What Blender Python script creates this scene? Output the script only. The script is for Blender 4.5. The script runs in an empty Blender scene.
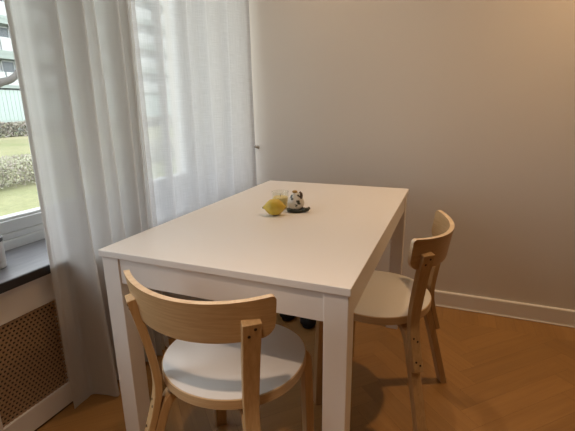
import bpy, bmesh, math, random
from mathutils import Vector, Matrix
random.seed(7)
S = bpy.context.scene
COL = S.collection
R = math.radians

# ---------------------------------------------------------------- materials
def new_mat(name):
    m = bpy.data.materials.new(name); m.use_nodes = True
    nt = m.node_tree; nt.nodes.clear()
    out = nt.nodes.new('ShaderNodeOutputMaterial')
    return m, nt, out

def N(nt, t, **kw):
    n = nt.nodes.new(t)
    for k, v in kw.items():
        if k in n.inputs: n.inputs[k].default_value = v
        else: setattr(n, k, v)
    return n

def plain(name, col, rough=0.5, noise=0.0, nscale=8.0, bump=0.0, metallic=0.0, spec=0.5, stretch=(1, 1, 1)):
    """principled with a faint procedural mottling and optional bump"""
    m, nt, out = new_mat(name)
    b = N(nt, 'ShaderNodeBsdfPrincipled'); b.inputs['Roughness'].default_value = rough
    b.inputs['Metallic'].default_value = metallic
    b.inputs['Specular IOR Level'].default_value = spec
    nt.links.new(b.outputs[0], out.inputs[0])
    tc = N(nt, 'ShaderNodeTexCoord'); mp = N(nt, 'ShaderNodeMapping'); mp.inputs['Scale'].default_value = stretch
    nt.links.new(tc.outputs['Object'], mp.inputs[0])
    nz = N(nt, 'ShaderNodeTexNoise', Scale=nscale, Detail=4.0)
    nt.links.new(mp.outputs[0], nz.inputs['Vector'])
    mr = N(nt, 'ShaderNodeMapRange'); mr.inputs['To Min'].default_value = 1 - noise; mr.inputs['To Max'].default_value = 1 + noise
    nt.links.new(nz.outputs['Fac'], mr.inputs['Value'])
    mx = N(nt, 'ShaderNodeVectorMath', operation='SCALE')
    mx.inputs[0].default_value = col[:3]
    nt.links.new(mr.outputs[0], mx.inputs['Scale'])
    nt.links.new(mx.outputs[0], b.inputs['Base Color'])
    if bump:
        bp = N(nt, 'ShaderNodeBump', Strength=bump, Distance=0.002)
        nt.links.new(nz.outputs['Fac'], bp.inputs['Height']); nt.links.new(bp.outputs[0], b.inputs['Normal'])
    return m

def wood(name, c1, c2, stretch, rough=0.42, scale=14.0, attr=None):
    m, nt, out = new_mat(name)
    b = N(nt, 'ShaderNodeBsdfPrincipled'); b.inputs['Roughness'].default_value = rough
    nt.links.new(b.outputs[0], out.inputs[0])
    tc = N(nt, 'ShaderNodeTexCoord'); mp = N(nt, 'ShaderNodeMapping'); mp.inputs['Scale'].default_value = stretch
    nt.links.new(tc.outputs['Object'], mp.inputs[0])
    nz = N(nt, 'ShaderNodeTexNoise', Scale=scale, Detail=6.0, Roughness=0.62, Distortion=0.4)
    nt.links.new(mp.outputs[0], nz.inputs['Vector'])
    cr = N(nt, 'ShaderNodeValToRGB')
    cr.color_ramp.elements[0].position = 0.33; cr.color_ramp.elements[0].color = (*c1, 1)
    cr.color_ramp.elements[1].position = 0.68; cr.color_ramp.elements[1].color = (*c2, 1)
    nt.links.new(nz.outputs['Fac'], cr.inputs[0])
    nt.links.new(cr.outputs[0], b.inputs['Base Color'])
    bp = N(nt, 'ShaderNodeBump', Strength=0.08, Distance=0.001)
    nt.links.new(nz.outputs['Fac'], bp.inputs['Height']); nt.links.new(bp.outputs[0], b.inputs['Normal'])
    return m

M = {}
M['wall'] = plain('wall_paint', (0.68, 0.635, 0.58), 0.75, 0.02, 3.0, 0.06)
M['ceiling'] = plain('ceiling_paint', (0.80, 0.79, 0.77), 0.85, 0.02, 4.0)
M['trim'] = plain('white_trim_paint', (0.78, 0.75, 0.71), 0.40, 0.015, 6.0)
M['table'] = plain('white_table_lacquer', (0.80, 0.77, 0.74), 0.38, 0.012, 5.0)
M['frame'] = plain('white_window_paint', (0.74, 0.76, 0.77), 0.38, 0.012, 6.0)
M['slate'] = plain('dark_slate', (0.19, 0.187, 0.205), 0.33, 0.35, 20.0, 0.12, stretch=(3, 0.6, 1))
M['slate_edge'] = plain('black_sill_edge', (0.028, 0.028, 0.031), 0.35, 0.2, 30.0)
M['birch_v'] = wood('birch_upright_grain', (0.45, 0.285, 0.130), (0.56, 0.375, 0.190), (9, 9, 0.6))
M['birch_h'] = wood('birch_bent_plywood', (0.46, 0.295, 0.142), (0.57, 0.385, 0.200), (0.8, 1.5, 14))
M['birch_edge'] = wood('birch_edge_laminations', (0.50, 0.335, 0.175), (0.64, 0.46, 0.265), (0.6, 0.6, 60))
M['back_edge'] = wood('pale_plywood_edge', (0.66, 0.49, 0.31), (0.82, 0.66, 0.46), (0.6, 0.6, 60))
M['laminate'] = plain('white_laminate', (0.74, 0.73, 0.71), 0.30, 0.01, 10.0)
M['screw'] = plain('dark_screw_head', (0.05, 0.035, 0.025), 0.35, 0.1, 30.0, metallic=0.6)
M['felt'] = plain('dark_glide', (0.03, 0.028, 0.026), 0.8, 0.1, 30.0)
M['cane'] = wood('woven_cane', (0.34, 0.22, 0.125), (0.50, 0.345, 0.215), (3, 30, 30), 0.5, 6.0)
M['cavity'] = plain('recess_shade', (0.05, 0.045, 0.04), 0.9, 0.05, 4.0)
M['slipper'] = plain('black_suede', (0.008, 0.008, 0.009), 0.75, 0.2, 40.0, 0.2)
M['slipper_sole'] = plain('black_rubber', (0.015, 0.014, 0.014), 0.6, 0.1, 20.0)
M['hook'] = plain('grey_hook', (0.45, 0.43, 0.40), 0.45, 0.05, 20.0)

# floor: plank tone comes from a per-plank attribute
def floor_mat():
    m, nt, out = new_mat('herringbone_oak')
    b = N(nt, 'ShaderNodeBsdfPrincipled')
    nt.links.new(b.outputs[0], out.inputs[0])
    uv = N(nt, 'ShaderNodeUVMap', uv_map='grain')
    mp = N(nt, 'ShaderNodeMapping'); mp.inputs['Scale'].default_value = (3.0, 42.0, 1)
    nt.links.new(uv.outputs[0], mp.inputs[0])
    nz = N(nt, 'ShaderNodeTexNoise', Scale=1.0, Detail=7.0, Roughness=0.6, Distortion=0.8)
    nt.links.new(mp.outputs[0], nz.inputs['Vector'])
    cr = N(nt, 'ShaderNodeValToRGB')
    e = cr.color_ramp.elements
    e[0].position = 0.30; e[0].color = (0.280, 0.142, 0.041, 1)
    e[1].position = 0.72; e[1].color = (0.345, 0.182, 0.055, 1)
    nt.links.new(nz.outputs['Fac'], cr.inputs[0])
    at = N(nt, 'ShaderNodeAttribute', attribute_name='tone')
    sc = N(nt, 'ShaderNodeVectorMath', operation='SCALE')
    nt.links.new(cr.outputs[0], sc.inputs[0]); nt.links.new(at.outputs['Fac'], sc.inputs['Scale'])
    nt.links.new(sc.outputs[0], b.inputs['Base Color'])
    mr = N(nt, 'ShaderNodeMapRange'); mr.inputs['To Min'].default_value = 0.34; mr.inputs['To Max'].default_value = 0.52
    nt.links.new(nz.outputs['Fac'], mr.inputs['Value']); nt.links.new(mr.outputs[0], b.inputs['Roughness'])
    bp = N(nt, 'ShaderNodeBump', Strength=0.10, Distance=0.001)
    nt.links.new(nz.outputs['Fac'], bp.inputs['Height']); nt.links.new(bp.outputs[0], b.inputs['Normal'])
    return m
M['floor'] = floor_mat()

def curtain_mat(name, see, tint, tr_w):
    """thin linen: open weave lets light straight through, threads scatter it"""
    m, nt, out = new_mat(name)
    tc = N(nt, 'ShaderNodeTexCoord')
    uv = N(nt, 'ShaderNodeUVMap', uv_map='weave')
    mpv = N(nt, 'ShaderNodeMapping'); mpv.inputs['Scale'].default_value = (520, 9, 1)
    mph = N(nt, 'ShaderNodeMapping'); mph.inputs['Scale'].default_value = (14, 520, 1)
    nt.links.new(uv.outputs[0], mpv.inputs[0]); nt.links.new(uv.outputs[0], mph.inputs[0])
    nv = N(nt, 'ShaderNodeTexNoise', Scale=1.0, Detail=2.0); nh = N(nt, 'ShaderNodeTexNoise', Scale=1.0, Detail=2.0)
    nt.links.new(mpv.outputs[0], nv.inputs['Vector']); nt.links.new(mph.outputs[0], nh.inputs['Vector'])
    ad = N(nt, 'ShaderNodeMath', operation='ADD'); nt.links.new(nv.outputs['Fac'], ad.inputs[0]); nt.links.new(nh.outputs['Fac'], ad.inputs[1])
    mr = N(nt, 'ShaderNodeMapRange'); mr.inputs['From Min'].default_value = 0.75; mr.inputs['From Max'].default_value = 1.25
    mr.inputs['To Min'].default_value = see * 0.65; mr.inputs['To Max'].default_value = see * 1.35
    nt.links.new(ad.outputs[0], mr.inputs['Value'])
    d = N(nt, 'ShaderNodeBsdfDiffuse', Color=(*tint, 1)); t = N(nt, 'ShaderNodeBsdfTranslucent', Color=(*tint, 1))
    mx = N(nt, 'ShaderNodeMixShader'); mx.inputs[0].default_value = tr_w
    nt.links.new(d.outputs[0], mx.inputs[1]); nt.links.new(t.outputs[0], mx.inputs[2])
    tp = N(nt, 'ShaderNodeBsdfTransparent', Color=(1, 1, 1, 1))
    m2 = N(nt, 'ShaderNodeMixShader')
    nt.links.new(mr.outputs[0], m2.inputs[0]); nt.links.new(mx.outputs[0], m2.inputs[1]); nt.links.new(tp.outputs[0], m2.inputs[2])
    nt.links.new(m2.outputs[0], out.inputs[0])
    return m
M['curtain'] = curtain_mat('sheer_white_linen', 0.22, (0.72, 0.73, 0.75), 0.55)
M['curtain_dense'] = curtain_mat('white_linen_dense_weave', 0.05, (0.71, 0.70, 0.685), 0.40)

def glass_mat(name, tint=(0.98, 0.99, 0.985), rough=0.02):
    m, nt, out = new_mat(name)
    tp = N(nt, 'ShaderNodeBsdfTransparent', Color=(*tint, 1)); gl = N(nt, 'ShaderNodeBsdfGlossy', Roughness=rough)
    lw = N(nt, 'ShaderNodeLayerWeight', Blend=0.5); pw_ = N(nt, 'ShaderNodeMath', operation='POWER'); pw_.inputs[1].default_value = 4.0
    fr = N(nt, 'ShaderNodeMapRange'); fr.inputs['To Min'].default_value = 0.04; fr.inputs['To Max'].default_value = 0.75; mx = N(nt, 'ShaderNodeMixShader')
    nt.links.new(lw.outputs['Facing'], pw_.inputs[0]); nt.links.new(pw_.outputs[0], fr.inputs['Value'])
    nt.links.new(fr.outputs[0], mx.inputs[0]); nt.links.new(tp.outputs[0], mx.inputs[1]); nt.links.new(gl.outputs[0], mx.inputs[2])
    nt.links.new(mx.outputs[0], out.inputs[0])
    return m
M['glass'] = glass_mat('window_glass'); M['jar_glass'] = glass_mat('clear_jar_glass', (0.96, 0.97, 0.95), 0.05)

# ---------------------------------------------------------------- mesh helpers
def add_box(bm, lo, hi, bev=0.0, seg=2):
    vs = [bm.verts.new((x, y, z)) for x in (lo[0], hi[0]) for y in (lo[1], hi[1]) for z in (lo[2], hi[2])]
    q = [(0, 1, 3, 2), (4, 6, 7, 5), (0, 4, 5, 1), (2, 3, 7, 6), (0, 2, 6, 4), (1, 5, 7, 3)]
    fs = [bm.faces.new([vs[i] for i in f]) for f in q]
    if bev:
        es = list({e for f in fs for e in f.edges})
        bmesh.ops.bevel(bm, geom=es, offset=bev, segments=seg, affect='EDGES', profile=0.5)

def add_lathe(bm, prof, c=(0, 0, 0), seg=32, sx=1.0, sy=1.0):
    rings = []
    for r, z in prof:
        if r < 1e-6: rings.append([bm.verts.new((c[0], c[1], c[2] + z))])
        else: rings.append([bm.verts.new((c[0] + sx * r * math.cos(2 * math.pi * k / seg), c[1] + sy * r * math.sin(2 * math.pi * k / seg), c[2] + z)) for k in range(seg)])
    for a, b in zip(rings, rings[1:]):
        for k in range(seg):
            k2 = (k + 1) % seg
            if len(a) == 1 and len(b) == 1: continue
            if len(a) == 1: bm.faces.new((a[0], b[k2], b[k]))
            elif len(b) == 1: bm.faces.new((a[k], a[k2], b[0]))
            else: bm.faces.new((a[k], a[k2], b[k2], b[k]))

def add_tube(bm, pts, rad, seg=10):
    pts = [Vector(p) for p in pts]; rings = []
    n = len(pts); rad = rad if isinstance(rad, (list, tuple)) else [rad] * n
    up = Vector((0, 0, 1))
    for i, p in enumerate(pts):
        t = (pts[min(i + 1, n - 1)] - pts[max(i - 1, 0)]).normalized()
        a = t.cross(up if abs(t.z) < 0.95 else Vector((1, 0, 0))).normalized(); b = t.cross(a).normalized()
        rings.append([bm.verts.new(p + rad[i] * (math.cos(2 * math.pi * k / seg) * a + math.sin(2 * math.pi * k / seg) * b)) for k in range(seg)])
    for a, b in zip(rings, rings[1:]):
        for k in range(seg): bm.faces.new((a[k], a[(k + 1) % seg], b[(k + 1) % seg], b[k]))
    bm.faces.new(rings[0][::-1]); bm.faces.new(rings[-1])

def spline(pts, per=8):
    """Catmull-Rom through tuples of any length"""
    out = []
    P = [pts[0]] + list(pts) + [pts[-1]]
    for i in range(1, len(P) - 2):
        for k in range(per):
            t = k / per
            out.append(tuple(0.5 * (2 * b + (c - a) * t + (2 * a - 5 * b + 4 * c - d) * t * t + (3 * b - a - 3 * c + d) * t ** 3)
                             for a, b, c, d in zip(P[i - 1], P[i], P[i + 1], P[i + 2])))
    out.append(tuple(pts[-1]))
    return out

def obj(name, bm, mat, parent=None, smooth=False, angle=None, bevel=0.0):
    bmesh.ops.recalc_face_normals(bm, faces=bm.faces)
    me = bpy.data.meshes.new(name); bm.to_mesh(me); bm.free()
    for m in (mat if isinstance(mat, (list, tuple)) else [mat]): me.materials.append(m)
    o = bpy.data.objects.new(name, me); COL.objects.link(o)
    if smooth or angle is not None:
        for p in me.polygons: p.use_smooth = True
        if angle is not None:
            ang = math.radians(angle)
            b2 = bmesh.new(); b2.from_mesh(me)
            for e in b2.edges:
                if len(e.link_faces) == 2 and e.calc_face_angle(0) > ang: e.smooth = False
            b2.to_mesh(me); b2.free()
    if bevel:
        bv = o.modifiers.new('edge', 'BEVEL'); bv.width = bevel; bv.segments = 2; bv.limit_method = 'ANGLE'; bv.angle_limit = R(40)
        bv.harden_normals = False
    if parent: o.parent = parent
    return o

def boxobj(name, lo, hi, mat, parent=None, bev=0.0):
    bm = bmesh.new(); add_box(bm, lo, hi, bev)
    return obj(name, bm, mat, parent)

def tag(o, label, cat, group=None, kind=None):
    o['label'] = label; o['category'] = cat
    if group: o['group'] = group
    if kind: o['kind'] = kind
    return o

def thing(name, label, cat, loc=(0, 0, 0), rz=0.0, group=None):
    o = bpy.data.objects.new(name, None); COL.objects.link(o)
    o.empty_display_size = 0.1; o.location = loc; o.rotation_euler = (0, 0, rz)
    return tag(o, label, cat, group)

def struct(o, label=None):
    o['kind'] = 'structure'
    if label: o['label'] = label
    return o

# ---------------------------------------------------------------- room shell
XR, YB, YF, ZC = 4.2, 1.508, -4.6, 2.55
XP = -1.141            # face of the radiator cover under the window
XI = -1.40             # inner face of the window wall
FX0, FX1, FY0, FY1 = XI - 0.2, XR + 0.15, YF - 0.15, YB + 0.15

def herringbone():
    bm = bmesh.new()
    uvl = bm.loops.layers.uv.new('grain'); tone = bm.faces.layers.float.new('tone')
    Wd, n = 0.090, 6
    L = Wd * n; gap = 0.0003
    c45 = math.sqrt(0.5)
    xmax, ymax, xmin = XR, YB, XP
    ymin = YF
    border = 0.165
    def plank(cx, cy, along_u):
        # (u,v) herringbone axes are turned 45 degrees from the room
        hu, hv = (L / 2, Wd / 2) if along_u else (Wd / 2, L / 2)
        hu -= gap; hv -= gap
        pts = [(cx - hu, cy - hv), (cx + hu, cy - hv), (cx + hu, cy + hv), (cx - hu, cy + hv)]
        xy = [((u - v) * c45 + 0.36, (u + v) * c45 + 0.19) for u, v in pts]
        # clip against the room rectangle
        for ax, lim, sg in ((0, xmin, 1), (0, xmax, -1), (1, ymin, 1), (1, ymax - border, -1)):
            out = []
            for i in range(len(xy)):
                a, b = xy[i], xy[(i + 1) % len(xy)]
                da, db = sg * (a[ax] - lim), sg * (b[ax] - lim)
                if da >= 0: out.append(a)
                if da * db < 0:
                    t = da / (da - db); out.append((a[0] + t * (b[0] - a[0]), a[1] + t * (b[1] - a[1])))
            xy = out
            if len(xy) < 3: return
        f = bm.faces.new([bm.verts.new((x, y, 0.0)) for x, y in xy])
        f[tone] = random.gauss(1.0, 0.06)
        ou, ov = random.uniform(0, 40), random.uniform(0, 40)
        for lp in f.loops:
            x, y = lp.vert.co.x - 0.36, lp.vert.co.y - 0.19
            u, v = (x + y) * c45, (y - x) * c45
            lp[uvl].uv = (u + ou, v + ov) if along_u else (v + ou, u + ov)
    K = 60
    for i in range(-K, K):
        for j in range(-K, K):
            # the classic n:1 herringbone lattice: cell (i, j) walks the diagonal
            bu, bv = i * Wd + j * L, i * Wd - j * L
            if abs(bu) > 8 or abs(bv) > 8: continue
            plank(bu + L / 2, bv + Wd / 2, True)
            plank(bu + Wd / 2, bv + Wd + L / 2, False)
    # a border course of short boards laid square to the back wall
    x = xmin
    while x < xmax:
        f = bm.faces.new([bm.verts.new(p) for p in ((x + gap, YB - border + gap, 0), (min(x + 0.090, xmax) - gap, YB - border + gap, 0), (min(x + 0.090, xmax) - gap, YB, 0), (x + gap, YB, 0))])
        f[tone] = random.gauss(1.0, 0.06); o1, o2 = random.uniform(0, 40), random.uniform(0, 40)
        for lp in f.loops: lp[uvl].uv = (lp.vert.co.y + o1, lp.vert.co.x + o2)
        x += 0.090
    # the dark subfloor shows only in the hairline joints
    f = bm.faces.new([bm.verts.new(p) for p in ((FX0, FY0, -0.0015), (FX1, FY0, -0.0015), (FX1, FY1, -0.0015), (FX0, FY1, -0.0015))])
    f[tone] = 0.25
    add_box(bm, (FX0, FY0, -0.15), (FX1, FY1, -0.002))
    for f in bm.faces:
        if f[tone] == 0: f[tone] = 0.25
    return struct(obj('floor', bm, M['floor']), 'honey oak herringbone parquet floor')
herringbone()

struct(boxobj('wall_back', (FX0, YB, -0.15), (FX1, YB + 0.15, ZC), M['wall']), 'plain beige wall behind the table')
struct(boxobj('wall_right', (XR, YF, 0), (XR + 0.15, YB, ZC), M['wall']))
struct(boxobj('wall_front', (FX0, YF - 0.15, 0), (FX1, YF, ZC), M['wall']))
struct(boxobj('ceiling', (FX0, FY0, ZC), (FX1, FY1, ZC + 0.15), M['ceiling']))
WY0, WY1, WZ0, WZ1 = -1.30, 1.50, 0.571, 2.30
bm = bmesh.new()
for lo, hi in (((XI - 0.2, YF, 0), (XI, YB, WZ0)), ((XI - 0.2, YF, WZ1), (XI, YB, ZC)),
               ((XI - 0.2, YF, WZ0), (XI, WY0, WZ1)), ((XI - 0.2, WY1, WZ0), (XI, YB, WZ1))):
    add_box(bm, lo, hi)
struct(obj('wall_left', bm, M['wall']), 'window wall on the left')

# baseboard with an eased top edge
bm = bmesh.new()
prof = [(0, 0), (0.014, 0), (0.014, 0.086), (0.012, 0.091), (0.008, 0.093), (0, 0.093)]
a = [bm.verts.new((XP, YB - d, z)) for d, z in prof]; b = [bm.verts.new((XR, YB - d, z)) for d, z in prof]
for i in range(len(prof)): bm.faces.new((a[i], a[(i + 1) % 6], b[(i + 1) % 6], b[i]))
bm.faces.new(a); bm.faces.new(b[::-1])
struct(obj('baseboard_back', bm, M['trim']), 'low white baseboard along the beige wall')
bm = bmesh.new(); add_box(bm, (XP, YB - 0.020, 0.0), (XR, YB - 0.014, 0.007), 0.002)
struct(obj('trim_1', bm, M['trim']), 'thin shoe moulding under the baseboard')

# ---- window: fixed frame, sashes, glass, slate sill
win = bpy.data.objects.new('window_1', None); COL.objects.link(win); struct(win, 'wide white framed window behind the curtains')
bm = bmesh.new()
fx0, fx1 = XI - 0.09, XI
z0 = 0.606
add_box(bm, (fx0, WY0, z0 - 0.03), (fx1, WY1, z0 + 0.036), 0.004)
add_box(bm, (fx0, WY0, z0 + 0.036), (fx1 - 0.010, WY1, z0 + 0.060), 0.004)
add_box(bm, (fx0, WY0, WZ1 - 0.06), (fx1, WY1, WZ1), 0.004)
for y in (WY0, WY1 - 0.05): add_box(bm, (fx0, y, z0), (fx1, y + 0.05, WZ1), 0.004)
obj('window_frame', bm, M['frame'], win)
ym = 0.02
for y0, y1 in ((WY0 + 0.05, ym - 0.02), (ym + 0.02, WY1 - 0.05)):
    pass
sashes = ((WY0 + 0.052, -0.36), (-0.30, WY1 - 0.052))
bm = bmesh.new(); add_box(bm, (fx0, -0.36, z0 + 0.05), (fx1 - 0.004, -0.30, WZ1 - 0.05), 0.004); obj('mullion', bm, M['frame'], win)
for y0, y1 in sashes:
    bm = bmesh.new()
    xa, xb = fx0 + 0.012, fx1 - 0.018
    add_box(bm, (xa, y0, z0 + 0.060), (xb, y1, z0 + 0.108), 0.004)
    add_box(bm, (xa, y0, z0 + 0.108), (xb - 0.012, y1, z0 + 0.118), 0.002)
    add_box(bm, (xa, y0, WZ1 - 0.125), (xb, y1, WZ1 - 0.062), 0.004)
    add_box(bm, (xa, y0, z0 + 0.100), (xb, y0 + 0.055, WZ1 - 0.10), 0.004)
    add_box(bm, (xa, y1 - 0.055, z0 + 0.100), (xb, y1, WZ1 - 0.10), 0.004)
    s = obj('sash', bm, M['frame'], win)
    boxobj('glass_pane', (xa + 0.022, y0 + 0.05, z0 + 0.112), (xa + 0.026, y1 - 0.05, WZ1 - 0.12), M['glass'], s)
boxobj('window_sill', (XI - 0.002, WY0 - 0.1, 0.571), (-1.112, YB - 0.002, 0.605), M['slate'], win, 0.002)
boxobj('sill_edge', (-1.1125, WY0 - 0.1, 0.5715), (-1.1085, YB - 0.002, 0.6035), M['slate_edge'], win, 0.001)['label'] = 'black front edge of the sill'

# ---- radiator cover: white rails and stiles round woven cane
rc = thing('radiator_cover', 'white radiator cover with woven cane panels under the dark window sill', 'radiator cover', (XP, 0, 0))
pitch, pw, zlo, zhi = 0.333, 0.263, 0.094, 0.452
starts = [-0.136 + pitch * k for k in range(-3, 5)]
bm = bmesh.new()
yA, yB = starts[0] - 0.07, YB - 0.025
add_box(bm, (-0.022, yA, 0.006), (0, yB, zlo), 0.0015)
add_box(bm, (-0.022, yA, zhi), (0, yB, 0.5705), 0.0015)
prev = yA
for s in starts:
    add_box(bm, (-0.022, prev, zlo), (-0.0005, s, zhi)); prev = s + pw
add_box(bm, (-0.022, prev, zlo), (-0.0005, yB, zhi))
obj('cover_frame', bm, M['trim'], rc)
boxobj('cavity_shade_board', (-0.12, yA, 0.01), (-0.112, yB, 0.565), M['cavity'], rc)  # added dark sheet: the radiator cavity's shade is put into its colour
def cane_bm(y0):
    """close cane weave: staggered oblong eyes between flat strands, with the strands' relief"""
    bm = bmesh.new()
    rows, cols = 26, 17
    dz, dy = (zhi - zlo) / rows, pw / cols
    eye_y, eye_z = 0.56, 0.50
    def vert(y, z, c={}):
        return bm.verts.new((-0.010, min(max(y, y0), y0 + pw), z))
    for r in range(rows):
        zb = zlo + r * dz
        zs = zb + dz * (1 - eye_z)
        n = 34
        # the flat weft strand: gently waved front
        pts = [y0 + pw * k / n for k in range(n + 1)]
        for (za, zb2) in ((zb, zs),):
            prevp = None
            for k, y in enumerate(pts):
                wv = 0.0012 * math.sin(math.pi * (k + r))
                wv = 0.0014 * (1 if (k + r) % 2 else -1)
                p = (bm.verts.new((-0.010 + wv, y, za)), bm.verts.new((-0.010 + wv, y, zb2)))
                if prevp: bm.faces.new((prevp[0], p[0], p[1], prevp[1]))
                prevp = p
        off = 0.5 * dy if r % 2 else 0.0
        for k in range(-1, cols + 1):
            ya = y0 + k * dy + off; yb = ya + dy * (1 - eye_y)
            ya, yb = max(ya, y0), min(yb, y0 + pw)
            if yb - ya < 1e-4: continue
            v = [bm.verts.new((-0.0115, ya, zs)), bm.verts.new((-0.0115, yb, zs)), bm.verts.new((-0.0115, yb, zb + dz)), bm.verts.new((-0.0115, ya, zb + dz))]
            bm.faces.new(v)
    r = bmesh.ops.extrude_face_region(bm, geom=list(bm.faces))
    bmesh.ops.translate(bm, vec=(-0.002, 0, 0), verts=[g for g in r['geom'] if isinstance(g, bmesh.types.BMVert)])
    return bm
for s in starts[1:4]:
    obj('cane_panel', cane_bm(s), M['cane'], rc)
for s in starts[:1] + starts[4:]:
    obj('cane_panel', cane_bm(s), M['cane'], rc)

# ---------------------------------------------------------------- curtains
def curtain(name, label, cp_top, cp_bot, mat, ztop=ZC - 0.01, zbot=0.002, per=7, rows=40, hem_at='start'):
    top = spline(cp_top, per); bot = spline(cp_bot, per)
    bm = bmesh.new(); uvl = bm.loops.layers.uv.new('weave')
    n = len(top); s = [0.0]
    for i in range(1, n): s.append(s[-1] + math.hypot(top[i][0] - top[i - 1][0], top[i][1] - top[i - 1][1]))
    g = []
    for j in range(rows + 1):
        t = j / rows; z = ztop + (zbot - ztop) * t
        row = []
        for i in range(n):
            w = t ** 1.3
            x = top[i][0] * (1 - w) + bot[i][0] * w; y = top[i][1] * (1 - w) + bot[i][1] * w
            x += 0.004 * math.sin(9 * s[i] + 3.1 * z) * t; y += 0.003 * math.sin(7 * s[i] - 4 * z)
            zz = z + (0.004 * (math.sin(11 * s[i] - 1.5) + 1) * max(0, t - 0.9) / 0.1 if True else 0)
            row.append(bm.verts.new((x, y, zz)))
        g.append(row)
    for j in range(rows):
        for i in range(n - 1):
            f = bm.faces.new((g[j][i], g[j][i + 1], g[j + 1][i + 1], g[j + 1][i]))
            for lp, (jj, ii) in zip(f.loops, ((j, i), (j, i + 1), (j + 1, i + 1), (j + 1, i))):
                lp[uvl].uv = (s[ii], (ztop + (zbot - ztop) * jj / rows))
    root = thing(name, label, 'curtain', (0, 0, 0), group='linen curtains')
    o = obj('fabric', bm, mat, root, smooth=True)
    # side hem: a narrow doubled strip along the free edge
    me = o.data; W_ = n; k0 = 0 if hem_at == 'start' else n - 6
    bm = bmesh.new(); uvl = bm.loops.layers.uv.new('weave')
    hv = [[bm.verts.new(me.vertices[j * W_ + k0 + q].co + Vector((-0.0022, 0, 0))) for q in range(6)] for j in range(rows + 1)]
    for j in range(rows):
        for q in range(5):
            f = bm.faces.new((hv[j][q], hv[j][q + 1], hv[j + 1][q + 1], hv[j + 1][q]))
            for lp in f.loops: lp[uvl].uv = (lp.vert.co.y, lp.vert.co.z)
    obj('side_hem', bm, mat, root, smooth=True)
    return root
B = -1.045
lt = [(-0.052, .100), (-0.046, .116), (-0.058, .122), (-0.050, .138), (-0.030, .155), (0.035, .172), (0.046, .184), (0.020, .196), (-0.050, .202), (-0.054, .218), (-0.020, .238),
      (0.060, .268), (0.070, .284), (0.030, .296), (-0.052, .300), (-0.054, .322), (-0.010, .342), (0.026, .362), (0.010, .374), (-0.040, .384), (-0.044, .404), (0.000, .428), (0.048, .448), (0.040, .462),
      (-0.036, .470), (-0.042, .486), (0.030, .503), (0.040, .513), (-0.010, .522), (-0.036, .534), (0.014, .546), (0.020, .556)]
lb = [(-0.055, .097), (-0.058, .116), (-0.060, .130), (-0.060, .160), (-0.058, .185), (0.000, .198), (0.046, .204), (0.044, .222), (0.000, .248), (-0.030, .268), (-0.020, .288),
      (0.006, .306), (0.012, .320), (-0.010, .330), (-0.045, .328), (-0.048, .345), (-0.010, .362), (0.018, .382), (0.008, .394), (-0.030, .402), (-0.042, .418), (-0.005, .436), (0.040, .452), (0.034, .464),
      (-0.036, .472), (-0.040, .486), (0.025, .502), (0.034, .512), (-0.010, .521), (-0.030, .533), (0.012, .545), (0.018, .555)]
curtain('curtain', 'gathered white linen curtain in deep folds hanging to the floor beside the open view', [(B + d, y) for d, y in lt], [(B + d, y) for d, y in lb], M['curtain_dense'])
rt = []
yy = [.570, .590, .62, .66, .70, .722, .735, .78, .84, .885, .90, .912, .955, 1.01, 1.06, 1.078, 1.09, 1.14, 1.20, 1.255, 1.27, 1.282, 1.33, 1.38, 1.42, 1.455, 1.475]
dd = [0.02, -0.02, -0.02, -0.01, 0.020, 0.016, -0.022, -0.012, 0.002, 0.028, 0.020, -0.026, -0.012, 0.0, 0.024, 0.018, -0.02, -0.01, 0.006, 0.026, 0.02, -0.012, 0.0, 0.016, 0.03, 0.045, 0.060]
for y, d in zip(yy, dd): rt.append((B + (d * 1.45 if y < 1.35 else d), y))
curtain('curtain', 'flat sheer white linen curtain hanging before the window next to the beige wall', rt, rt[:-3] + [(rt[-3][0], rt[-3][1]), (rt[-2][0] + 0.012, rt[-2][1]), (rt[-1][0] + 0.030, rt[-1][1])], M['curtain'], hem_at='end')

# small hook on the wall at the curtain's edge
hk = thing('tieback_hook', 'small grey hook on the beige wall at the edge of the sheer curtain', 'hook', (-0.968, YB, 0.893))
bm = bmesh.new(); add_lathe(bm, [(0, 0), (0.012, 0), (0.012, 0.004), (0.010, 0.005), (0, 0.005)], seg=20)
bmesh.ops.rotate(bm, verts=bm.verts, matrix=Matrix.Rotation(R(90), 3, 'X')); obj('mounting_plate', bm, M['hook'], hk, angle=40)
bm = bmesh.new(); add_tube(bm, spline([(0, -0.003, 0), (0, -0.03, 0), (0.004, -0.045, 0.004), (0.012, -0.05, 0.012)], 5), 0.005); obj('hook_arm', bm, M['hook'], hk, smooth=True)

# ---------------------------------------------------------------- table
TW, TL, TH = 0.75, 1.212, 0.74
tb = thing('dining_table', 'white rectangular dining table with square legs in the middle of the room', 'table', (0, 0, 0))
boxobj('tabletop', (-TW, 0, TH - 0.020), (0, TL, TH), M['table'], tb, 0.0018)
lw, ins = 0.060, 0.006
for x0 in (-TW + ins, -ins - lw):
    for y0 in (ins, TL - ins - lw):
        boxobj('leg', (x0, y0, 0), (x0 + lw, y0 + lw, TH - 0.020), M['table'], tb, 0.002)
az = 0.640; at = 0.020
boxobj('apron', (-TW + ins + lw, ins + 0.004, az), (-ins - lw, ins + 0.004 + at, TH - 0.020), M['table'], tb, 0.001)
boxobj('apron', (-TW + ins + lw, TL - ins - 0.004 - at, az), (-ins - lw, TL - ins - 0.004, TH - 0.020), M['table'], tb, 0.001)
boxobj('apron', (-TW + ins + 0.004, ins + lw, az), (-TW + ins + 0.004 + at, TL - ins - lw, TH - 0.020), M['table'], tb, 0.001)
boxobj('apron', (-ins - 0.004 - at, ins + lw, az), (-ins - 0.004, TL - ins - lw, TH - 0.020), M['table'], tb, 0.001)

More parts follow.
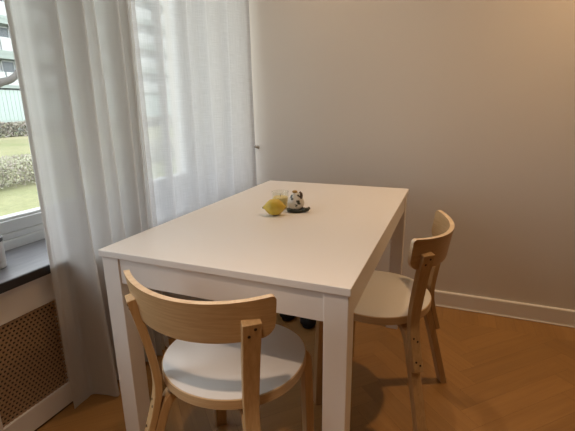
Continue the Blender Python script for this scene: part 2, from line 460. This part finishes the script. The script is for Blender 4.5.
# ---------------------------------------------------------------- chairs
def sweep(path, width, thick, phi, taper=None):
    """rectangular bar swept along (radius, height) points in the radial plane at angle phi"""
    rd = Vector((math.sin(phi), -math.cos(phi), 0)); tg = Vector((math.cos(phi), math.sin(phi), 0)); up = Vector((0, 0, 1))
    bm = bmesh.new(); rings = []
    n = len(path)
    for i, (r, z) in enumerate(path):
        p0, p1 = path[max(i - 1, 0)], path[min(i + 1, n - 1)]
        dr, dz = p1[0] - p0[0], p1[1] - p0[1]; l = math.hypot(dr, dz)
        if i == n - 1 and z < 0.01: dr, dz, l = 0, -1, 1
        nr, nz = -dz / l, dr / l
        t = thick if taper is None else taper[0] + (taper[1] - taper[0]) * i / (n - 1)
        w = width if not callable(width) else width(i / (n - 1))
        ring = []
        for a, b in ((-1, -1), (1, -1), (1, 1), (-1, 1)):
            ring.append(bm.verts.new(rd * (r + nr * b * t / 2) + up * (z + nz * b * t / 2) + tg * (a * w / 2)))
        rings.append(ring)
    for a, b in zip(rings, rings[1:]):
        for k in range(4): bm.faces.new((a[k], a[(k + 1) % 4], b[(k + 1) % 4], b[k]))
    bm.faces.new(rings[0][::-1]); bm.faces.new(rings[-1])
    return bm

SEAT_Z = 0.445
def seat_outline(r, n=72):
    out = []
    for k in range(n):
        a = 2 * math.pi * k / n; c, s = math.cos(a), math.sin(a)
        p = 2.0 if s < 0 else 2.35          # the front is a little squarer than the back
        d = (abs(c) ** p + abs(s) ** p) ** (-1 / p)
        out.append((r * d * c * 1.025, r * d * s * (0.975 if s < 0 else 1.0)))
    return out

def seat_bm(layers, r):
    bm = bmesh.new(); rings = []
    for off, z in layers: rings.append([bm.verts.new((x, y, z)) for x, y in seat_outline(r + off)])
    for a, b in zip(rings, rings[1:]):
        m = len(a)
        for k in range(m): bm.faces.new((a[k], a[(k + 1) % m], b[(k + 1) % m], b[k]))
    bm.faces.new(rings[0][::-1]); bm.faces.new(rings[-1])
    return bm

def back_bm():
    bm = bmesh.new()
    Rm, YC, T = 0.318, 0.070, 0.0150           # bent to this radius, about a centre in front of the seat's
    A = math.asin(0.214 / Rm)
    zl, zh = 0.637, 0.742
    Ls = Rm * A
    rt_, rb_ = 0.014, 0.034
    cols = [-Ls]
    ks = 14
    svals = sorted(set([round(-Ls + 0.036 * (1 - math.cos(math.pi / 2 * k / ks)), 5) for k in range(ks + 1)] +
                       [round(Ls - 0.036 * (1 - math.cos(math.pi / 2 * k / ks)), 5) for k in range(ks + 1)] +
                       [round(-Ls + 0.036 + (2 * Ls - 0.072) * k / 34, 5) for k in range(35)]))
    nz = 8
    outer, inner = [], []
    for s in svals:
        e = Ls - abs(s)
        top = zh - (rt_ - math.sqrt(max(rt_ ** 2 - (rt_ - e) ** 2, 0)) if e < rt_ else 0)
        bot = zl + (rb_ - math.sqrt(max(rb_ ** 2 - (rb_ - e) ** 2, 0)) if e < rb_ else 0)
        phi = s / Rm; co, ci = [], []
        for k in range(nz + 1):
            z = bot + (top - bot) * k / nz
            ro = Rm - 0.016 * (zh - z) / (zh - zl)
            zz = z - 0.013 * (math.cos(phi) - math.cos(A)) / (1 - math.cos(A))     # the leaning board dips at its middle
            for r_, L_ in ((ro, co), (ro - T, ci)):
                L_.append(bm.verts.new((r_ * math.sin(phi), YC - r_ * math.cos(phi), zz)))
        outer.append(co); inner.append(ci)
    m = len(svals)
    for i in range(m - 1):
        for k in range(nz):
            bm.faces.new((outer[i][k], outer[i + 1][k], outer[i + 1][k + 1], outer[i][k + 1]))
            bm.faces.new((inner[i][k], inner[i][k + 1], inner[i + 1][k + 1], inner[i + 1][k]))
        for k in (0, nz):
            f = bm.faces.new((outer[i][k], inner[i][k], inner[i + 1][k], outer[i + 1][k])); f.material_index = 1
    for i in (0, m - 1):
        for k in range(nz):
            f = bm.faces.new((outer[i][k], outer[i][k + 1], inner[i][k + 1], inner[i][k])); f.material_index = 1
    return bm

FRONT = spline([(0.080, 0.400), (0.140, 0.400), (0.186, 0.4025), (0.211, 0.400), (0.227, 0.382), (0.232, 0.352), (0.237, 0.22), (0.244, 0.0)], 6)
REAR = spline([(0.075, 0.400), (0.120, 0.400), (0.150, 0.3985), (0.176, 0.390), (0.194, 0.372), (0.2085, 0.345), (0.239, 0.25), (0.276, 0.12), (0.309, 0.0)], 6)
POST = spline([(0.2585, 0.262), (0.2445, 0.308), (0.2315, 0.352), (0.2205, 0.402), (0.2185, 0.448), (0.2255, 0.510), (0.242, 0.603), (0.2600, 0.687)], 6)

def make_chair(label, loc, rz):
    t = thing('dining_chair', label, 'chair', loc, rz, 'birch dining chairs at the white table')
    s = obj('seat', seat_bm([(-0.004, 0.4140), (0, 0.4165), (0, 0.4425), (-0.0015, 0.4440)], 0.2), M['birch_edge'], t, angle=35)
    lam = obj('seat_surface', seat_bm([(-0.003, 0.4440), (-0.003, 0.4448), (-0.004, 0.4455)], 0.2), M['laminate'], s, angle=60); lam['label'] = 'white laminate seat surface'
    obj('backrest', back_bm(), [M['birch_h'], M['back_edge']], t, angle=50, bevel=0.0015)
    for sg in (-1, 1):
        ph = math.pi - sg * R(45)
        lg = obj('leg', sweep(FRONT, 0.038, 0.026, ph, (0.022, 0.028)), M['birch_v'], t, angle=35, bevel=0.002)
        ph = sg * R(40)
        lg = obj('leg', sweep(REAR, 0.038, 0.024, ph, (0.020, 0.026)), M['birch_v'], t, angle=35, bevel=0.002)
        po = obj('back_post', sweep(POST, lambda u: 0.038 + 0.006 * max(0.0, (u - 0.5) / 0.5), 0.020, ph, (0.018, 0.022)), M['birch_v'], t, angle=35, bevel=0.002)
        rd = Vector((math.sin(ph), -math.cos(ph), 0)); tg = Vector((math.cos(ph), math.sin(ph), 0))
        for z, w in ((0.673, 0.007), (0.655, -0.007), (0.374, -0.007), (0.361, 0.007), (0.296, -0.007), (0.283, 0.007)):
            r = None
            for a, b in zip(POST, POST[1:]):
                if a[1] <= z <= b[1]:
                    f = (z - a[1]) / (b[1] - a[1]); r = a[0] + f * (b[0] - a[0]); dr, dz = b[0] - a[0], b[1] - a[1]
            nrm = (rd * dz - Vector((0, 0, dr))).normalized()
            c = rd * (r) + Vector((0, 0, z)) + nrm * (0.0092 + 0.0016 * max(0.0, (z - 0.4) / 0.29)) + tg * w
            bm = bmesh.new(); add_lathe(bm, [(0, 0), (0.0036, 0), (0.0036, 0.0012), (0.0026, 0.0018), (0, 0.0014)], seg=14)
            bmesh.ops.transform(bm, verts=bm.verts, matrix=Matrix.Translation(c) @ nrm.to_track_quat('Z', 'Y').to_matrix().to_4x4())
            obj('screw', bm, M['screw'], po, angle=40)
    return t
def copy_tree(o, parent=None):
    kids = list(o.children)
    c = o.copy(); COL.objects.link(c)
    if parent: c.parent = parent
    for k in kids: copy_tree(k, c)
    return c
ch1 = make_chair('birch dining chair with white round seat at the near end of the table', (-0.356, 0.075, 0), 0.003)
ch2 = copy_tree(ch1)
ch2.location = (-0.037, 0.632, 0); ch2.rotation_euler = (0, 0, 1.44)
ch2['label'] = 'birch dining chair on the right long side of the table, near the beige wall'

# ---------------------------------------------------------------- things on the table
def lemon_mat():
    m, nt, out = new_mat('lemon_peel')
    b = N(nt, 'ShaderNodeBsdfPrincipled'); b.inputs['Roughness'].default_value = 0.42
    nt.links.new(b.outputs[0], out.inputs[0])
    tc = N(nt, 'ShaderNodeTexCoord')
    nz = N(nt, 'ShaderNodeTexNoise', Scale=28.0, Detail=3.0); nt.links.new(tc.outputs['Object'], nz.inputs['Vector'])
    cr = N(nt, 'ShaderNodeValToRGB'); cr.color_ramp.elements[0].color = (0.55, 0.38, 0.035, 1); cr.color_ramp.elements[1].color = (0.74, 0.56, 0.09, 1)
    nt.links.new(nz.outputs['Fac'], cr.inputs[0]); nt.links.new(cr.outputs[0], b.inputs['Base Color'])
    vo = N(nt, 'ShaderNodeTexVoronoi', Scale=420.0); nt.links.new(tc.outputs['Object'], vo.inputs['Vector'])
    bp = N(nt, 'ShaderNodeBump', Strength=0.3, Distance=0.001); nt.links.new(vo.outputs['Distance'], bp.inputs['Height']); nt.links.new(bp.outputs[0], b.inputs['Normal'])
    return m
lm_ang = R(24)
lem = thing('lemon', 'yellow lemon lying on the white table in front of the glass jar', 'lemon', (-0.420, 0.530, TH), lm_ang)
bm = bmesh.new()
prof = spline([(0.0, -0.044), (0.0045, -0.0425), (0.008, -0.038), (0.017, -0.031), (0.0280, -0.018), (0.0312, 0.0), (0.0285, 0.016), (0.018, 0.030), (0.0085, 0.037), (0.0055, 0.041), (0.0, 0.0425)], 4)
prof = [(max(r, 0.0), z) for r, z in prof]
add_lathe(bm, prof, seg=36)
bmesh.ops.rotate(bm, verts=bm.verts, matrix=Matrix.Rotation(R(90), 3, 'Y'))
zmin = min(v.co.z for v in bm.verts); bmesh.ops.translate(bm, verts=bm.verts, vec=(0, 0, -zmin))
obj('fruit', bm, lemon_mat(), lem, smooth=True)
bm = bmesh.new(); add_lathe(bm, [(0, 0), (0.0035, 0), (0.0038, 0.002), (0.002, 0.004), (0, 0.004)], seg=12)
bmesh.ops.rotate(bm, verts=bm.verts, matrix=Matrix.Rotation(R(-90), 3, 'Y'))
bmesh.ops.translate(bm, verts=bm.verts, vec=(-0.0425, 0, 0.0295))
obj('stem_end', bm, plain('lemon_stem', (0.16, 0.12, 0.04), 0.7, 0.1, 40), lem)

jar = thing('glass_jar', 'small clear glass jar with pale yellow filling behind the lemon', 'jar', (-0.443, 0.640, TH))
jr = 0.034
bm = bmesh.new()
add_lathe(bm, [(0, 0.0), (jr - 0.004, 0.0), (jr - 0.001, 0.003), (jr, 0.008), (jr, 0.064), (jr + 0.001, 0.068), (jr - 0.001, 0.0695), (jr - 0.0035, 0.067), (jr - 0.0035, 0.006), (0, 0.005)], seg=36)
obj('glass_body', bm, M['jar_glass'], jar, angle=50)
bm = bmesh.new()
add_lathe(bm, [(0, 0.0055), (jr - 0.0042, 0.0065), (jr - 0.0042, 0.046), (jr - 0.008, 0.048), (0, 0.0475)], seg=36)
f = obj('filling', bm, plain('pale_yellow_wax', (0.80, 0.68, 0.33), 0.5, 0.06, 30), jar, angle=50); f['label'] = 'pale yellow filling'
bm = bmesh.new(); add_tube(bm, [(0, 0, 0.047), (0.001, 0, 0.055), (0.003, 0.001, 0.060)], 0.0012, 8); obj('wick', bm, M['felt'], jar, smooth=True)

def ornament_mat():
    m, nt, out = new_mat('painted_white_glaze')
    b = N(nt, 'ShaderNodeBsdfPrincipled'); b.inputs['Roughness'].default_value = 0.25
    nt.links.new(b.outputs[0], out.inputs[0])
    tc = N(nt, 'ShaderNodeTexCoord')
    vo = N(nt, 'ShaderNodeTexVoronoi', Scale=46.0); nt.links.new(tc.outputs['Object'], vo.inputs['Vector'])
    nz = N(nt, 'ShaderNodeTexNoise', Scale=70.0, Detail=3.0); nt.links.new(tc.outputs['Object'], nz.inputs['Vector'])
    ad = N(nt, 'ShaderNodeMath', operation='ADD'); nt.links.new(vo.outputs['Distance'], ad.inputs[0]); nt.links.new(nz.outputs['Fac'], ad.inputs[1])
    cr = N(nt, 'ShaderNodeValToRGB')
    e = cr.color_ramp.elements; e[0].position = 0.82; e[0].color = (0.07, 0.075, 0.06, 1); e[1].position = 0.98; e[1].color = (0.70, 0.67, 0.61, 1)
    nt.links.new(ad.outputs[0], cr.inputs[0]); nt.links.new(cr.outputs[0], b.inputs['Base Color'])
    return m
orn = thing('ceramic_ornament', 'small round white ceramic ornament with dark painted marks on a dark green base', 'ornament', (-0.366, 0.612, TH))
dk = plain('dark_green_glaze', (0.045, 0.052, 0.040), 0.35, 0.3, 40.0)
bm = bmesh.new()
add_lathe(bm, [(0, 0), (0.034, 0), (0.037, 0.003), (0.037, 0.008), (0.033, 0.012), (0.020, 0.0125), (0, 0.0125)], seg=36, sx=1.0, sy=0.85)
obj('base', bm, dk, orn, angle=50)['label'] = 'dark green base'
bm = bmesh.new()
add_tube(bm, spline([(0.020, 0.002, 0.010), (0.035, -0.006, 0.010), (0.048, -0.004, 0.012), (0.053, 0.006, 0.016)], 5), [0.010] * 8 + [0.008] * 4 + [0.006] * 4, 12)
obj('tail', bm, dk, orn, smooth=True)
bm = bmesh.new()
add_lathe(bm, spline([(0.0, 0.010), (0.018, 0.011), (0.029, 0.020), (0.0325, 0.033), (0.030, 0.046), (0.023, 0.058), (0.015, 0.068), (0.009, 0.074), (0.0, 0.076)], 4), seg=40)
obj('body', bm, ornament_mat(), orn, smooth=True)
bm = bmesh.new()
add_lathe(bm, [(0, 0.073), (0.009, 0.0735), (0.011, 0.077), (0.009, 0.081), (0.005, 0.083), (0, 0.0835)], c=(-0.004, 0, 0), seg=20)
obj('knob', bm, plain('golden_brown_glaze', (0.42, 0.25, 0.06), 0.35, 0.1, 30), orn, smooth=True)['label'] = 'golden brown knob'
bm = bmesh.new()
add_tube(bm, spline([(0.020, -0.004, 0.054), (0.025, -0.005, 0.064), (0.023, -0.005, 0.074), (0.018, -0.004, 0.079)], 5), [0.0065] * 6 + [0.0055] * 5 + [0.004] * 5, 12)
obj('side_branch', bm, plain('dark_brown_glaze', (0.11, 0.065, 0.035), 0.4, 0.2, 30), orn, smooth=True)

# jar on the window sill, cut by the frame's left edge
sj = thing('candle_jar', 'white candle jar with a dark rim standing on the dark window sill', 'jar', (-1.262, 0.012, 0.605))
bm = bmesh.new()
add_lathe(bm, [(0, 0), (0.034, 0), (0.0375, 0.003), (0.038, 0.008), (0.038, 0.088), (0.0365, 0.094), (0.034, 0.094), (0.034, 0.060), (0, 0.060)], seg=40)
obj('jar_body', bm, plain('milky_glass', (0.72, 0.73, 0.74), 0.25, 0.02, 10), sj, angle=45)
bm = bmesh.new()
add_lathe(bm, [(0, 0.0945), (0.0385, 0.0945), (0.0395, 0.097), (0.0395, 0.106), (0.038, 0.108), (0, 0.108)], seg=40)
obj('lid', bm, plain('dark_lid', (0.03, 0.032, 0.036), 0.35, 0.1, 20), sj, angle=45)['label'] = 'dark lid'
bm = bmesh.new()
prevp = None
for k in range(25):
    a = R(-80 + k * 160 / 24 - 25)
    p = [bm.verts.new((0.0383 * math.cos(a), 0.0383 * math.sin(a), z)) for z in (0.022, 0.072)]
    if prevp: bm.faces.new((prevp[0], p[0], p[1], prevp[1]))
    prevp = p
obj('paper_label', bm, plain('pale_grey_paper', (0.60, 0.61, 0.62), 0.7, 0.05, 90, stretch=(1, 1, 6)), sj, smooth=True)

# ---------------------------------------------------------------- slippers under the table
def slipper(label, loc, rz, mirror):
    t = thing('slipper', label, 'slipper', loc, rz, 'black slippers under the table')
    Ls, W2 = 0.27, 0.052
    outl = []
    for k in range(40):
        a = 2 * math.pi * k / 40; c, s = math.cos(a), math.sin(a)
        y = s * Ls / 2
        w = W2 * (1.0 - 0.14 * (0.5 - 0.5 * s)) * (1 - 0.10 * math.cos(1.6 * s) * 0.5)
        x = math.copysign(abs(c) ** 0.75, c) * w + 0.006 * mirror * s
        outl.append((x, y))
    bm = bmesh.new(); rings = []
    for sc, z in ((0.94, 0.0), (1.0, 0.004), (1.0, 0.016), (0.97, 0.019)):
        rings.append([bm.verts.new((x * sc, y * sc, z)) for x, y in outl])
    for a, b in zip(rings, rings[1:]):
        for k in range(40): bm.faces.new((a[k], a[(k + 1) % 40], b[(k + 1) % 40], b[k]))
    bm.faces.new(rings[0][::-1]); bm.faces.new(rings[-1]); obj('sole', bm, M['slipper_sole'], t, angle=40)
    # domed toe cap that opens over the instep
    bm = bmesh.new(); g = []
    for i in range(15):
        u = i / 14; y = 0.005 - u * 0.138
        w = 0.0505 * math.sqrt(max(1 - ((u - 0.15) / 0.87) ** 4, 0.0)) if u > 0.15 else 0.0505
        h = 0.060 - 0.020 * u if u < 0.6 else (0.048) * math.sqrt(max(1 - ((u - 0.6) / 0.42) ** 2, 0.0))
        h = max(h, 0.004)
        g.append([bm.verts.new((w * math.cos(math.pi * k / 16) - 0.006 * mirror * (-y / 0.135), y, 0.018 + h * math.sin(math.pi * k / 16) ** 0.8)) for k in range(17)])
    for i in range(14):
        for k in range(16): bm.faces.new((g[i][k], g[i][k + 1], g[i + 1][k + 1], g[i + 1][k]))
    bm.faces.new(g[-1])
    o = obj('upper', bm, M['slipper'], t, smooth=True)
    sd = o.modifiers.new('thickness', 'SOLIDIFY'); sd.thickness = 0.004; sd.offset = -1
    return t
slipper('left one of the two black slippers under the table', (-0.600, 1.146, 0), R(10), 1)
slipper('right one of the two black slippers under the table', (-0.466, 1.112, 0), R(4), -1)

# ---------------------------------------------------------------- outdoors
ZG = -0.6
def ground_mat():
    m, nt, out = new_mat('lawn_ground')
    b = N(nt, 'ShaderNodeBsdfPrincipled'); b.inputs['Roughness'].default_value = 0.9; b.inputs['Specular IOR Level'].default_value = 0.1
    nt.links.new(b.outputs[0], out.inputs[0])
    tc = N(nt, 'ShaderNodeTexCoord')
    n1 = N(nt, 'ShaderNodeTexNoise', Scale=0.25, Detail=4.0); n2 = N(nt, 'ShaderNodeTexNoise', Scale=9.0, Detail=6.0)
    for n in (n1, n2): nt.links.new(tc.outputs['Object'], n.inputs['Vector'])
    c1 = N(nt, 'ShaderNodeValToRGB'); c1.color_ramp.elements[0].position = 0.35; c1.color_ramp.elements[1].position = 0.65
    c1.color_ramp.elements[0].color = (0.20, 0.215, 0.105, 1); c1.color_ramp.elements[1].color = (0.30, 0.275, 0.165, 1)
    nt.links.new(n1.outputs['Fac'], c1.inputs[0])
    mr = N(nt, 'ShaderNodeMapRange'); mr.inputs['To Min'].default_value = 0.65; mr.inputs['To Max'].default_value = 1.3
    nt.links.new(n2.outputs['Fac'], mr.inputs['Value'])
    sc = N(nt, 'ShaderNodeVectorMath', operation='SCALE'); nt.links.new(c1.outputs[0], sc.inputs[0]); nt.links.new(mr.outputs[0], sc.inputs['Scale'])
    nt.links.new(sc.outputs[0], b.inputs['Base Color'])
    return m
bm = bmesh.new()
xs = [XI - 0.2 - 1.0 * k ** 1.35 for k in range(20)]; ysl = [-20 + 4 * k for k in range(25)]
gv = [[bm.verts.new((x, y, ZG)) for y in ysl] for x in xs]
for i in range(len(xs) - 1):
    for k in range(len(ysl) - 1): bm.faces.new((gv[i][k], gv[i][k + 1], gv[i + 1][k + 1], gv[i + 1][k]))
lawn = obj('lawn', bm, ground_mat(), smooth=True); tag(lawn, 'pale green lawn outside the window', 'lawn', kind='stuff')

def hedge(name, label, x0, x1, h, y0, y1, n, c1, c2, leaf, seed):
    """bare twigs and small leaves packed into a long low hedge, over a dark woody core"""
    rnd = random.Random(seed)
    root = thing(name, label, 'hedge', ((x0 + x1) / 2, (y0 + y1) / 2, ZG), 0, 'clipped hedges across the lawn')
    bm = bmesh.new()
    w, l = (x0 - x1) / 2, (y1 - y0) / 2
    for _ in range(n):
        px, py, pz = rnd.uniform(-w, w), rnd.uniform(-l, l), h * (rnd.random() ** 0.7)
        pz = min(max(pz, 0.06), h * (0.92 + 0.10 * math.sin(py * 2.1) * rnd.random()))
        a, b = rnd.uniform(0, 6.28), rnd.uniform(-1.2, 1.2); s = leaf * rnd.uniform(0.6, 1.4)
        d = Vector((math.cos(a) * math.cos(b), math.sin(a) * math.cos(b), math.sin(b))) * s
        e = d.cross(Vector((rnd.uniform(-1, 1), rnd.uniform(-1, 1), rnd.uniform(-1, 1)))).normalized() * s * 0.45
        p = Vector((px, py, pz))
        f = bm.faces.new([bm.verts.new(p - d), bm.verts.new(p + e), bm.verts.new(p + d), bm.verts.new(p - e)])
        f.material_index = 0 if rnd.random() < 0.6 else 1
    ma = plain(name + '_foliage', c1, 0.8, 0.25, 3.0); mb = plain(name + '_twig', c2, 0.85, 0.25, 3.0)
    o = obj('foliage', bm, [ma, mb], root); o['kind'] = 'stuff'
    bm = bmesh.new()
    for k in range(int(l * 2 / 0.5)):
        y = -l + 0.25 + 0.5 * k
        for q in range(3):
            add_tube(bm, [(rnd.uniform(-w, w) * 0.4, y, 0.0), (rnd.uniform(-w, w) * 0.7, y + rnd.uniform(-.15, .15), h * 0.55), (rnd.uniform(-w, w) * 0.8, y + rnd.uniform(-.3, .3), h * 0.9)], [0.02, 0.014, 0.006], 5)
    o = obj('stems', bm, mb, root); o['kind'] = 'stuff'
hedge('hedge', 'near low greyish hedge dividing the lawn outside the window', -8.9, -10.3, 0.66, 1.0, 15.0, 44000, (0.36, 0.36, 0.25), (0.34, 0.30, 0.26), 0.032, 1)
hedge('hedge', 'far low brown hedge in front of the pale apartment building', -27.2, -28.6, 1.0, 4.0, 46.0, 16000, (0.27, 0.26, 0.20), (0.27, 0.23, 0.20), 0.12, 2)

# apartment building, parallel to the window wall
XB = -33.0
bld = thing('apartment_building', 'pale apartment building with green edged balconies across the lawn', 'building', (XB, 20, ZG))
b_white = plain('pale_render', (0.46, 0.48, 0.475), 0.8, 0.03, 0.8); b_green = plain('mint_green_boards', (0.40, 0.47, 0.44), 0.7, 0.05, 2.0, stretch=(1, 6, 1))
b_edge = plain('grey_green_slab_edge', (0.26, 0.30, 0.275), 0.7, 0.05, 2.0); b_dark = plain('dark_window_pane', (0.12, 0.14, 0.15), 0.2, 0.1, 2.0)
Y0, Y1 = -22.0, 44.0
boxobj('facade', (-8, Y0, 0.0), (-1.2, Y1, 14.6), b_white, bld)
bm = bmesh.new()
add_box(bm, (-1.2, Y0, 0.0), (0.0, Y1, 3.3))
for k in range(int((Y1 - Y0) / 0.33)): add_box(bm, (0.0, Y0 + 0.33 * k, 0.95), (0.03, Y0 + 0.33 * k + 0.295, 3.3))
obj('ground_floor', bm, b_green, bld)['label'] = 'mint green ribbed ground floor'
for fl in range(4):
    zb = 3.55 + 2.58 * fl
    boxobj('balcony_slab', (-1.2, Y0, zb - 0.12), (0.15, Y1, zb + 0.12), b_edge, bld)
    bm = bmesh.new()
    for k in range(11): add_box(bm, (0.02, Y0 + 6 * k + 0.06, zb + 0.12), (0.12, Y0 + 6 * k + 5.94, zb + 1.10), 0.01)
    obj('balcony_parapet', bm, b_white, bld)
    boxobj('balcony_band', (-1.2, Y0, zb + 2.10), (0.13, Y1, zb + 2.46), b_edge, bld)
    for k in range(22):
        y = Y0 + 0.6 + 3.0 * k
        bm = bmesh.new()
        for a, b_ in ((0, 0.08), (1.02, 1.10), (2.02, 2.10)): add_box(bm, (-1.19, y + a, zb + 0.9), (-1.10, y + b_, zb + 2.1))
        add_box(bm, (-1.19, y, zb + 0.86), (-1.10, y + 2.1, zb + 0.96)); add_box(bm, (-1.19, y, zb + 2.0), (-1.10, y + 2.1, zb + 2.1))
        w = obj('window', bm, b_white, bld)
        boxobj('pane', (-1.19, y + 0.05, zb + 0.9), (-1.15, y + 2.05, zb + 2.05), b_dark, w)

# bare tree whose thick limb crosses the left edge of the view
tree = thing('bare_tree', 'bare leafless tree with a thick bent grey limb outside the window', 'tree', (-14.2, 8.05, ZG))
bark = plain('grey_bark', (0.10, 0.09, 0.083), 0.9, 0.3, 6.0, 0.5, stretch=(1, 1, 0.3))
TREE_LIMB = [(0.0, 0.0, 2.15), (0.35, 0.25, 2.45), (0.52, 0.48, 2.62), (0.68, 0.72, 2.72), (0.80, 0.95, 2.98), (0.86, 1.12, 3.40), (0.95, 1.5, 4.0), (1.1, 2.0, 4.9)]
bm = bmesh.new()
add_tube(bm, spline([(0, 0, 0.0), (0.03, 0, 0.6), (-0.02, 0.02, 1.6), (0.0, 0.0, 2.6), (-0.1, -0.05, 4.0), (-0.3, 0.1, 6.0), (-0.4, 0.2, 8.0)], 5), [0.26 - 0.0075 * k for k in range(31)], 12)
obj('trunk', bm, bark, tree, smooth=True)
bm = bmesh.new(); pts = spline(TREE_LIMB, 5); add_tube(bm, pts, [0.15 - 0.0025 * k for k in range(len(pts))], 10)
obj('branch', bm, bark, tree, smooth=True)
rb = random.Random(5)
for k in range(9):
    z = 2.6 + 0.6 * k; a = rb.uniform(0, 6.28); p = Vector((-0.05 * k, 0, z)); pts = [p]
    d = Vector((math.cos(a), math.sin(a), 0.7)).normalized()
    for q in range(6):
        d = (d + Vector((rb.uniform(-.3, .3), rb.uniform(-.3, .3), rb.uniform(-.1, .35)))).normalized(); pts.append(pts[-1] + d * 0.5)
    bm = bmesh.new(); add_tube(bm, pts, [0.07 - 0.009 * q for q in range(7)], 7)
    for q in range(2, 7):
        for _ in range(3):
            d2 = Vector((rb.uniform(-1, 1), rb.uniform(-1, 1), rb.uniform(0, 1))).normalized()
            add_tube(bm, [pts[q], pts[q] + d2 * 0.35, pts[q] + d2 * 0.7 + Vector((0, 0, 0.12))], [0.016, 0.010, 0.005], 5)
    obj('branch', bm, bark, tree, smooth=True)

# ---------------------------------------------------------------- light
w = bpy.data.worlds.new('overcast_sky'); S.world = w; w.use_nodes = True
nt = w.node_tree; nt.nodes.clear()
o_ = nt.nodes.new('ShaderNodeOutputWorld'); bg = nt.nodes.new('ShaderNodeBackground')
bg.inputs[0].default_value = (0.91, 0.955, 1.0, 1); bg.inputs[1].default_value = 4.2
nt.links.new(bg.outputs[0], o_.inputs[0])
# sampling portals over the two panes (they only guide sky sampling)
for y0, y1 in sashes:
    l = bpy.data.lights.new('window_portal', 'AREA'); l.shape = 'RECTANGLE'; l.size = (WZ1 - z0); l.size_y = y1 - y0
    l.cycles.is_portal = True
    lo = bpy.data.objects.new('window_portal', l); COL.objects.link(lo)
    lo.location = (XI - 0.21, (y0 + y1) / 2, (WZ1 + z0) / 2)
    lo.rotation_euler = (0, R(-90), 0)

def lamp(name, loc, power, col, rad, size):
    l = bpy.data.lights.new(name, 'SPOT'); l.energy = power; l.color = col; l.shadow_soft_size = rad
    l.spot_size = R(size); l.spot_blend = 1.0
    o = bpy.data.objects.new(name, l); COL.objects.link(o); o.location = loc
# recessed ceiling downlights, all outside the frame
lamp('ceiling_downlight', (-0.05, -0.85, 2.53), 112, (1.0, 0.72, 0.52), 0.05, 72)
lamp('ceiling_downlight', (-0.42, 1.02, 2.53), 30, (1.0, 0.70, 0.46), 0.05, 125)
lamp('ceiling_downlight', (0.88, 1.00, 2.53), 72, (1.0, 0.62, 0.31), 0.05, 130)

# ---------------------------------------------------------------- camera
cx, cy, cz = 0.18457655892323319, -0.8210043261027913, 1.134906283423855
yaw, pitch, roll, f = -0.38823338402541074, 0.26216309077916494, -0.012300693197009382, 404.55948161044523
fw = Vector((math.sin(yaw) * math.cos(pitch), math.cos(yaw) * math.cos(pitch), -math.sin(pitch)))
rg = Vector((math.cos(yaw), -math.sin(yaw), 0)); up = rg.cross(fw)
r2 = math.cos(roll) * rg + math.sin(roll) * up; u2 = -math.sin(roll) * rg + math.cos(roll) * up
cd = bpy.data.cameras.new('camera'); cam = bpy.data.objects.new('camera', cd); COL.objects.link(cam)
cd.sensor_fit = 'HORIZONTAL'; cd.sensor_width = 36.0; cd.lens = f / 575 * 36.0; cd.clip_start = 0.02; cd.clip_end = 400
m = Matrix((r2, u2, -fw)).transposed().to_4x4(); m.translation = (cx, cy, cz); cam.matrix_world = m
S.camera = cam

S.view_settings.view_transform = 'Standard'; S.view_settings.look = 'None'
S.view_settings.exposure = 0.0; S.view_settings.gamma = 1.0; S.view_settings.use_curve_mapping = False
try:
    S.cycles.use_denoising = True
    S.cycles.max_bounces = 10; S.cycles.transparent_max_bounces = 24; S.cycles.diffuse_bounces = 6
    S.cycles.sample_clamp_indirect = 6.0
except Exception: pass
